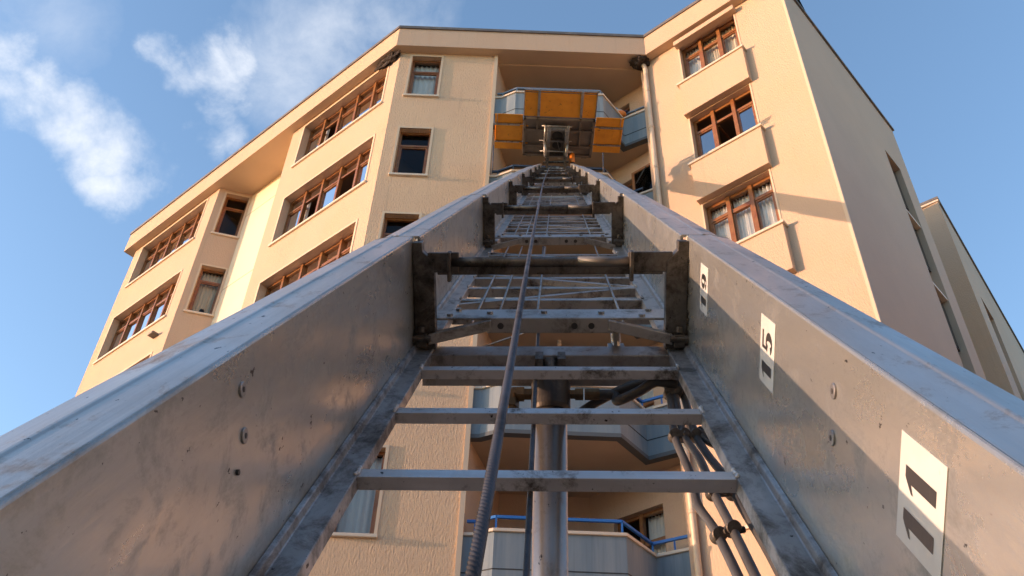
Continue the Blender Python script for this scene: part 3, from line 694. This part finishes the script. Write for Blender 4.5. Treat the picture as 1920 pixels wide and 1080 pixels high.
        for x, s, z, sg in ((XR, 1.382, -.372, -1), (XR, 1.379, -.444, -1), (XC - w, 1.315, -.354, 1), (XC - w, 1.313, -.424, 1), (XC - w, 1.275, -.467, 1)):
            bm = bmesh.new(); tube(bm, [(x, s, z), (x + sg * .0042, s, z)], .0048, 6)
            link('rivet_socket', bm, rubber_m, sec)

bm = bmesh.new(); tube(bm, [(.195, 3.06, -.66), (.192, 3.08, -.615)], .016, 16); tube(bm, [(.195, 3.05, -.672), (.195, 3.055, -.655)], .012, 6); box(bm, .168, .222, 3.03, 3.09, -.675, -.668)
link('limit_switch', bm, zinc, ladder)
# ladder head at the top: rollers, motor block
bm = bmesh.new(); s = 20.75; g = sag(s)
for x in (-.20, .20): box(bm, XC + x - .03, XC + x + .03, s - .1, s + .35, -.50 - g, -.16 - g)
tube(bm, [(XC - .28, s + .1, -.26 - g), (XC + .28, s + .1, -.26 - g)], .03, 12); tube(bm, [(XC - .2, s, -.40 - g), (XC + .2, s, -.40 - g)], .05, 12)
hd = link('ladder_head', bm, steel_dark, ladder)
bm = bmesh.new(); tube(bm, [(XC + .0, s - .12, -.40 - g), (XC + .06, s - .12, -.40 - g)], .05, 14); tube(bm, [(XC + .1, s - .12, -.42 - g), (XC + .16, s - .12, -.42 - g)], .045, 14); link('pulley', bm, zinc, hd, smooth=False)
bm = bmesh.new(); tube(bm, [(XC + .36, s + .05, -.30 - g), (XC + .36, s + .30, -.10 - g)], .055, 14); link('motor_cap', bm, orange_hot, hd, smooth=True)
bm = bmesh.new(); tube(bm, [(XC + .38, s - .15, -.48 - g), (XC + .37, s + .04, -.30 - g)], .06, 12); link('motor', bm, rubber_m, hd, smooth=True)

# ------------------------------------------------------------------ ropes
def rope(label, pts, r, near):
    t = 0; P = spline(pts, 10); fine = []
    for i in range(len(P) - 1):
        d = (P[i + 1] - P[i]).length; n = max(1, int(d / (.0011 if .45 < P[i].y < near else .08)))
        for k in range(n): fine.append(P[i].lerp(P[i + 1], k / n))
    fine.append(P[-1]); acc = [0]
    for i in range(1, len(fine)): acc.append(acc[-1] + (fine[i] - fine[i - 1]).length)
    bm = bmesh.new()
    tube(bm, fine, r, 24 if True else 8, twist=lambda i, a, rr: rr * (1 + (.30 * abs(math.cos(3 * (a + acc[i] * 116))) - .20 if fine[i].y < near else 0)))
    o = link('hoist_cable', bm, rope_m, None, smooth=True); o.matrix_world = LM; tag(o, label, 'cable', 'steel hoist cables'); return o
rope('thick twisted steel cable running up the middle over the ladder crossbars', [(-.070, .25, -.353), (-.071, .5, -.353), (-.072, 1.0, -.353), (-.088, 2.95, -.348), (-.108, 5.6, -.355), (-.128, 8.3, -.370), (-.14, 10.95, -.392), (-.135, 15.7, -.42), (-.12, 20.7, -.50)], .0063, 2.4)
rope('steel cable hanging behind the rungs beside the hydraulic ram', [(-.050, 1.0, -.705), (-.053, 1.5, -.700), (-.068, 3.0, -.695), (-.075, 4.0, -.685), (-.09, 6.0, -.66)], .0056, 3.4)

# ------------------------------------------------------------------ hydraulic ram under the ladder
ram = thing('hydraulic_ram', 'thick steel hydraulic ram standing behind the ladder rungs', 'hydraulic ram'); ram.matrix_world = LM
top = Vector((-.021, 2.866, -.715)); bot = Vector((-.024, 1.70, -1.83)); dv = (bot - top).normalized()
RA = .050
bm = bmesh.new(); tube(bm, [top + dv * .10, bot], RA, 40); link('cylinder_tube', bm, metal('satin_tube', (.34, .305, .265), (.26, .235, .21), (.15, .125, .10), met=.8, rough=(.26, .38), along=(1, 1, 1), dirt=(.55, .75)), ram, smooth=True)
bm = bmesh.new(); tube(bm, [top + dv * .03, top + dv * .045, top + dv * .135, top + dv * .15], lambda i: [.05, .061, .061, .056][i], 40); bevel(link('end_collar', bm, mat('greasy_black_steel', (.05, .043, .037), .5, metal=.5, vary=[(18, (.10, .085, .07), .5, .75)]), ram, smooth=False), .003)
bm = bmesh.new(); tube(bm, [top - dv * .04, top + dv * .04], .030, 20); box(bm, -.07, -.045, top.y - .04, top.y + .06, -.78, -.66); box(bm, .0, .025, top.y - .04, top.y + .06, -.78, -.66); link('clevis', bm, steel_dark, ram)
cc = top + dv * .078
bm = bmesh.new(); xl = Vector((1, 0, 0))
tube(bm, [cc - xl * .055, cc - xl * .082], .020, 6); tube(bm, [cc - xl * .082, cc - xl * .105], .026, 6)
tube(bm, spline([cc - xl * .10, cc - xl * .118, cc - xl * .125 + dv * .02, cc - xl * .122 + dv * .06], 4), .021, 10); tube(bm, [cc - xl * .124 + dv * .025, cc - xl * .124 + dv * .05], .027, 6)
tube(bm, spline([cc - xl * .122 + dv * .05, cc - xl * .115 + dv * .08, cc - xl * .06 + dv * .085], 4), .015, 10)
link('elbow_fitting', bm, brass_m, ram)
bm = bmesh.new(); tube(bm, [cc + xl * .055, cc + xl * .075], .016, 6); tube(bm, [cc + xl * .075, cc + xl * .10], .021, 6); tube(bm, [cc + xl * .105, cc + xl * .15], .018, 12); link('hose_coupling', bm, brass_m, ram)

# hoses
def hose(label, pts, r, m, name='hydraulic_hose', grp='hydraulic hoses'):
    bm = bmesh.new(); tube(bm, spline(pts, 8), r, 16); o = link(name, bm, m, None, smooth=True); o.matrix_world = LM; return tag(o, label, 'hose', grp)
hose('black rubber hose curving right from the brass coupling on the ram', [cc + xl * .14, cc + xl * .20 + Vector((0, 0, -.004)), (.183, 2.76, -.775), (.242, 2.72, -.735), (.292, 2.70, -.700), (.35, 2.70, -.71)], .0155, rubber_m)
hose('second black hose crossing below the coupled one under the top rung', [(.05, 2.86, -.86), (.098, 2.834, -.815), (.172, 2.823, -.77), (.235, 2.799, -.735), (.30, 2.78, -.715)], .0145, rubber_m)
h1 = hose('leftmost grey hose hanging down beside the right chord', [(.325, 2.80, -.70), (.329, 2.66, -.745), (.322, 2.50, -.80), (.335, 2.32, -.83), (.333, 2.20, -.835), (.328, 2.10, -.842), (.347, 1.98, -.85), (.361, 1.816, -.865), (.375, 1.6, -.89)], .0108, hose_m)
h2 = hose('middle grey hose running down through two clamps beside the right chord', [(.352, 2.80, -.70), (.345, 2.66, -.745), (.348, 2.50, -.80), (.362, 2.3, -.80), (.366, 2.114, -.815), (.380, 1.95, -.835), (.392, 1.764, -.855), (.405, 1.55, -.88)], .0108, hose_m)
h3 = hose('rightmost grey hose held by the twin clamp below the lowest rung', [(.368, 2.80, -.71), (.376, 2.62, -.765), (.380, 2.50, -.80), (.392, 2.36, -.81), (.412, 2.2, -.815), (.420, 2.05, -.825), (.436, 1.85, -.84), (.452, 1.62, -.87)], .0112, hose_m)
h4 = hose('thin cream cable bowing out behind the right chord', [(.43, 2.3, -.80), (.455, 2.1, -.83), (.475, 1.95, -.845), (.478, 1.8, -.85), (.455, 1.72, -.865)], .007, pipe_m, 'loose_cable', 'loose cables')
h4['category'] = 'cable'; del h4['group']
hose('short black hose bending right out of the upper clamp', [(.395, 2.52, -.79), (.405, 2.46, -.80), (.43, 2.42, -.80), (.47, 2.42, -.79)], .012, rubber_m)
def clamp(label, pts, r, w):
    bm = bmesh.new()
    for p in pts: tube(bm, [Vector(p) + Vector((0, -.018, .012)), Vector(p) + Vector((0, .018, -.012))], r + .003, 18)
    a, b = Vector(pts[0]), Vector(pts[-1]); tube(bm, [a - Vector((.012, 0, 0)), b + Vector((.028, 0, 0))], w, 8); tube(bm, [(a + b) / 2 + Vector((0, -.02, .012)), (a + b) / 2 + Vector((0, .02, -.012))], .009, 6)
    o = link('hose_clamp', bm, steel_dark, None); o.matrix_world = LM; tag(o, label, 'clamp', 'hose clamps'); bevel(o, .002, 1)
clamp('upper dark clamp gripping the hoses between the two lowest rungs', [(.322, 2.50, -.80), (.348, 2.50, -.80), (.380, 2.50, -.80)], .014, .010)
clamp('wide dark clamp holding hoses just below the lowest rung', [(.366, 2.114, -.815), (.415, 2.13, -.82)], .015, .012)
clamp('small dark clamp joining the two left hoses lowest in view', [(.350, 1.95, -.850), (.380, 1.95, -.835)], .014, .008)
clamp('crimped top fitting where the hoses leave the highest rung', [(.329, 2.70, -.735), (.352, 2.70, -.735)], .013, .012)

# ------------------------------------------------------------------ lift platform
pf = thing('lift_platform', 'orange steel furniture-lift platform with unfolded side flaps at the ladder top', 'platform', (.8, 13.1, 16.3))
def pp(name, bm, m, parent=None, **k):
    o = link(name, bm, m, parent or pf, **k)
    if parent is None: o.matrix_parent_inverse = Matrix.Translation((-.8, -13.1, -16.3))
    return o
x0, x1, y0, y1, z = .02, 1.575, 12.65, 13.70, 16.36
bm = bmesh.new(); box(bm, x0, x1, y0, y1, z, z + .02); fl = pp('floor_plate', bm, under_m)
bm = bmesh.new()
for a, b, c_, d_ in ((x0, x1, y0, y0 + .05), (x0, x1, y1 - .05, y1), (x0, x0 + .05, y0, y1), (x1 - .05, x1, y0, y1), (x0, x1, y0 + .30, y0 + .35), (x0, x1, y0 + .74, y0 + .78), (.30, .34, y0, y0 + .3), (1.24, 1.28, y0, y0 + .3), (1.26, 1.285, y0 + .35, y0 + .74)):
    box(bm, a, b, c_, d_, z - .06, z - .001)
box(bm, .10, .22, y1, y1 + .03, z - .05, z + .0); box(bm, 1.35, 1.47, y1, y1 + .03, z - .05, z)
bevel(pp('underframe', bm, under_m, fl), .004)
# front board, hinged up at the near edge
def board(name, P, th, ribs, m=orange_m, fr=zinc):
    """P: 4 corners (u right, v up) of a panel; ribs: list of (axis, t0, t1, raise)"""
    a, b, c_, d_ = [Vector(p) for p in P]; n = (b - a).cross(d_ - a).normalized()
    at = lambda u, v, h: a.lerp(b, u).lerp(d_.lerp(c_, u), v) + n * h
    def slab(bm, u0, u1, v0, v1, h0, h1): hexa(bm, [at(u0, v0, h0), at(u1, v0, h0), at(u1, v1, h0), at(u0, v1, h0), at(u0, v0, h1), at(u1, v0, h1), at(u1, v1, h1), at(u0, v1, h1)])
    bm = bmesh.new(); slab(bm, 0, 1, 0, 1, 0, th); o = pp(name, bm, m)
    bm = bmesh.new()
    for u0, u1, v0, v1, h0, h1, mt in ribs:
        if mt == 0: slab(bm, u0, u1, v0, v1, h0, h1)
    bevel(pp('rib', bm, fr, o), .003)
    bm = bmesh.new(); n_ = 0
    for u0, u1, v0, v1, h0, h1, mt in ribs:
        if mt == 1: slab(bm, u0, u1, v0, v1, h0, h1); n_ += 1
    if n_: bevel(pp('stiffener', bm, m, o), .003)
    else: bm.free()
    return o
board('end_board', [(0.01, y0 - .01, z + .02), (1.585, y0 - .01, z + .02), (1.585, y0 - .66, z + .10), (0.01, y0 - .66, z + .10)], .015,
      [(0, 1, .965, 1.0, -.0, .03, 0), (0, 1, .90, .915, .012, .03, 0), (.19, .225, 0, .99, .012, .05, 0), (.775, .81, 0, .99, .012, .05, 0), (0, .012, 0, 1, .012, .03, 0), (.988, 1, 0, 1, .012, .03, 0), (.24, .765, .03, .05, .012, .022, 1)])
wz = z + .03
board('side_flap', [(-.615, y0 - .02, wz), (.0, y0 - .02, wz), (.0, y1 - .1, wz), (-.615, y1 - .1, wz)], .012,
      [(0, 1.08, .245, .29, -.035, 0, 0), (0, 1.08, .75, .785, -.035, 0, 0), (.03, .05, .29, .75, -.025, 0, 1), (.08, .1, 0, .22, -.03, 0, 0), (.94, .97, 0, 1, -.012, 0, 1), (.9, 1.2, .262, .282, -.055, -.03, 1), (.9, 1.2, .762, .78, -.055, -.03, 1)])
board('side_flap', [(1.60, y0 - .02, wz), (2.205, y0 - .02, wz), (2.205, y1 - .1, wz), (1.60, y1 - .1, wz)], .012,
      [(-.08, 1, .245, .29, -.035, 0, 0), (-.08, 1, .75, .785, -.035, 0, 0), (.95, .97, .29, .75, -.025, 0, 1), (.88, .9, 0, .22, -.03, 0, 0), (.36, .365, 0, 1, -.006, 0, 1), (.66, .665, 0, 1, -.006, 0, 1), (-.15, .12, .262, .282, -.055, -.03, 1), (-.15, .12, .762, .78, -.055, -.03, 1)])
# carriage under the floor
bm = bmesh.new()
for xa in (.54, .93): box(bm, xa, xa + .08, y0 + .17, y1 - .02, z - .26, z - .06)
for ya, yb in ((.17, .23), (.50, .54), (.93, .98)): box(bm, .62, .93, y0 + ya, y0 + yb, z - .18, z - .07)
cg = bevel(pp('carriage_frame', bm, zinc), .004)
bm = bmesh.new(); box(bm, .621, .929, y0 + .24, y1 - .08, z - .10, z - .075); pp('carriage_plate', bm, under_m, cg)
bm = bmesh.new()
for yy, rr in ((.42, .12), (.68, .10)):
    tube(bm, [(.775, y0 + yy, z - .112), (.775, y0 + yy, z - .103)], rr, 28)
pp('round_opening', bm, rubber_m, cg)
bm = bmesh.new(); tube(bm, [(.78, y0 + .55, z - .15), (.86, y0 + .85, z - .15)], .008, 8); pp('linkage', bm, zinc, cg)
for xa in (.505, 1.00):
    bm = bmesh.new(); tube(bm, [(xa, y0 + .14, z - .10), (xa, y0 + .5, z - .20)], .03, 10); tube(bm, [(xa, y0 + .5, z - .20), (xa + .02 * (1 if xa < .8 else -1), 13.34, 15.86)], .036, 12)
    pp('support_arm', bm, zinc, smooth=True)
bm = bmesh.new(); tube(bm, [(.42, y0 + .16, z - .10), (1.08, y0 + .16, z - .10)], .018, 10); tube(bm, [(.38, y0 + .5, z - .18), (1.10, y0 + .5, z - .18)], .010, 8); tube(bm, [(.40, 13.3, 16.0), (1.14, 13.3, 16.0)], .012, 8)
pp('hinge_pin', bm, zinc, smooth=True)

# ------------------------------------------------------------------ things on the balconies
def pole(label, a, b, r=.012, m=navy_rail):
    bm = bmesh.new(); tube(bm, [a, b], r, 10); o = link('washing_line_pole', bm, m, None, smooth=True); tag(o, label, 'pole', 'washing line poles'); return o
pole('thin dark pole standing on the parapet beside the ribbed wall, left of the platform', (-.64, 13.98, 15.97), (-.66, 13.95, 16.90))
pole('thin dark pole standing on the parapet below the right side flap', (1.86, 13.88, 15.97), (1.87, 13.86, 16.85))
# toy bundle on the top balcony
t = thing('soft_toy', 'small orange and blue soft toy perched behind the top balcony rail', 'toy', (2.40, 14.42, 18.85))
def tp(name, c, r, sc, m):
    bm = bmesh.new(); bmesh.ops.create_icosphere(bm, subdivisions=3, radius=r)
    for v in bm.verts: v.co = Vector((v.co.x * sc[0], v.co.y * sc[1], v.co.z * sc[2])) * (1 + .2 * noise.noise(v.co * 12))
    bm.transform(Matrix.Translation(c)); link(name, bm, m, t, smooth=True)
tp('body', (.06, .1, .16), .13, (1.2, .8, .8), orange_hot); tp('head', (-.08, .1, .34), .08, (1, .9, .9), mat('toy_blue', (.15, .30, .5), .8)); tp('scarf', (.02, .1, .27), .08, (1.4, .9, .5), curt_m); tp('ribbon', (.18, .1, .28), .05, (1.5, .8, .6), mat('toy_dark', (.04, .06, .12), .8))
pole('pale slanting rod hanging under the balcony seen just above the steel end beam', (-.60, 14.2, 11.16), (.50, 14.2, 11.70), .018, zinc)
# open sash on the second balcony from the top
t = thing('open_casement', 'brown casement standing open behind the second highest balcony at the right', 'window sash', (2.62, 14.62, 16.2))
bm = bmesh.new(); Ux = V2(UC.x, UC.y); O_ = V2(0, 0)
frame_box(bm, O_, Ux, NC, 0, .62, 0, .045, .62, .69); frame_box(bm, O_, Ux, NC, 0, .07, 0, .045, -.3, .62); frame_box(bm, O_, Ux, NC, .55, .62, 0, .045, -.3, .62); frame_box(bm, O_, Ux, NC, .07, .55, 0, .045, -.37, -.3)
link('sash_frame', bm, wood_m, t)
bm = bmesh.new(); frame_box(bm, O_, Ux, NC, .07, .55, .02, .024, -.3, .62); link('pane', bm, glass_m, t)
bm = bmesh.new(); tube(bm, [(.1 * Ux.x, .1 * Ux.y - .05, .2), (.4 * Ux.x, .4 * Ux.y - .05, .6)], .012, 8); link('stay', bm, rubber_m, t)
# floodlight seen through the ladder
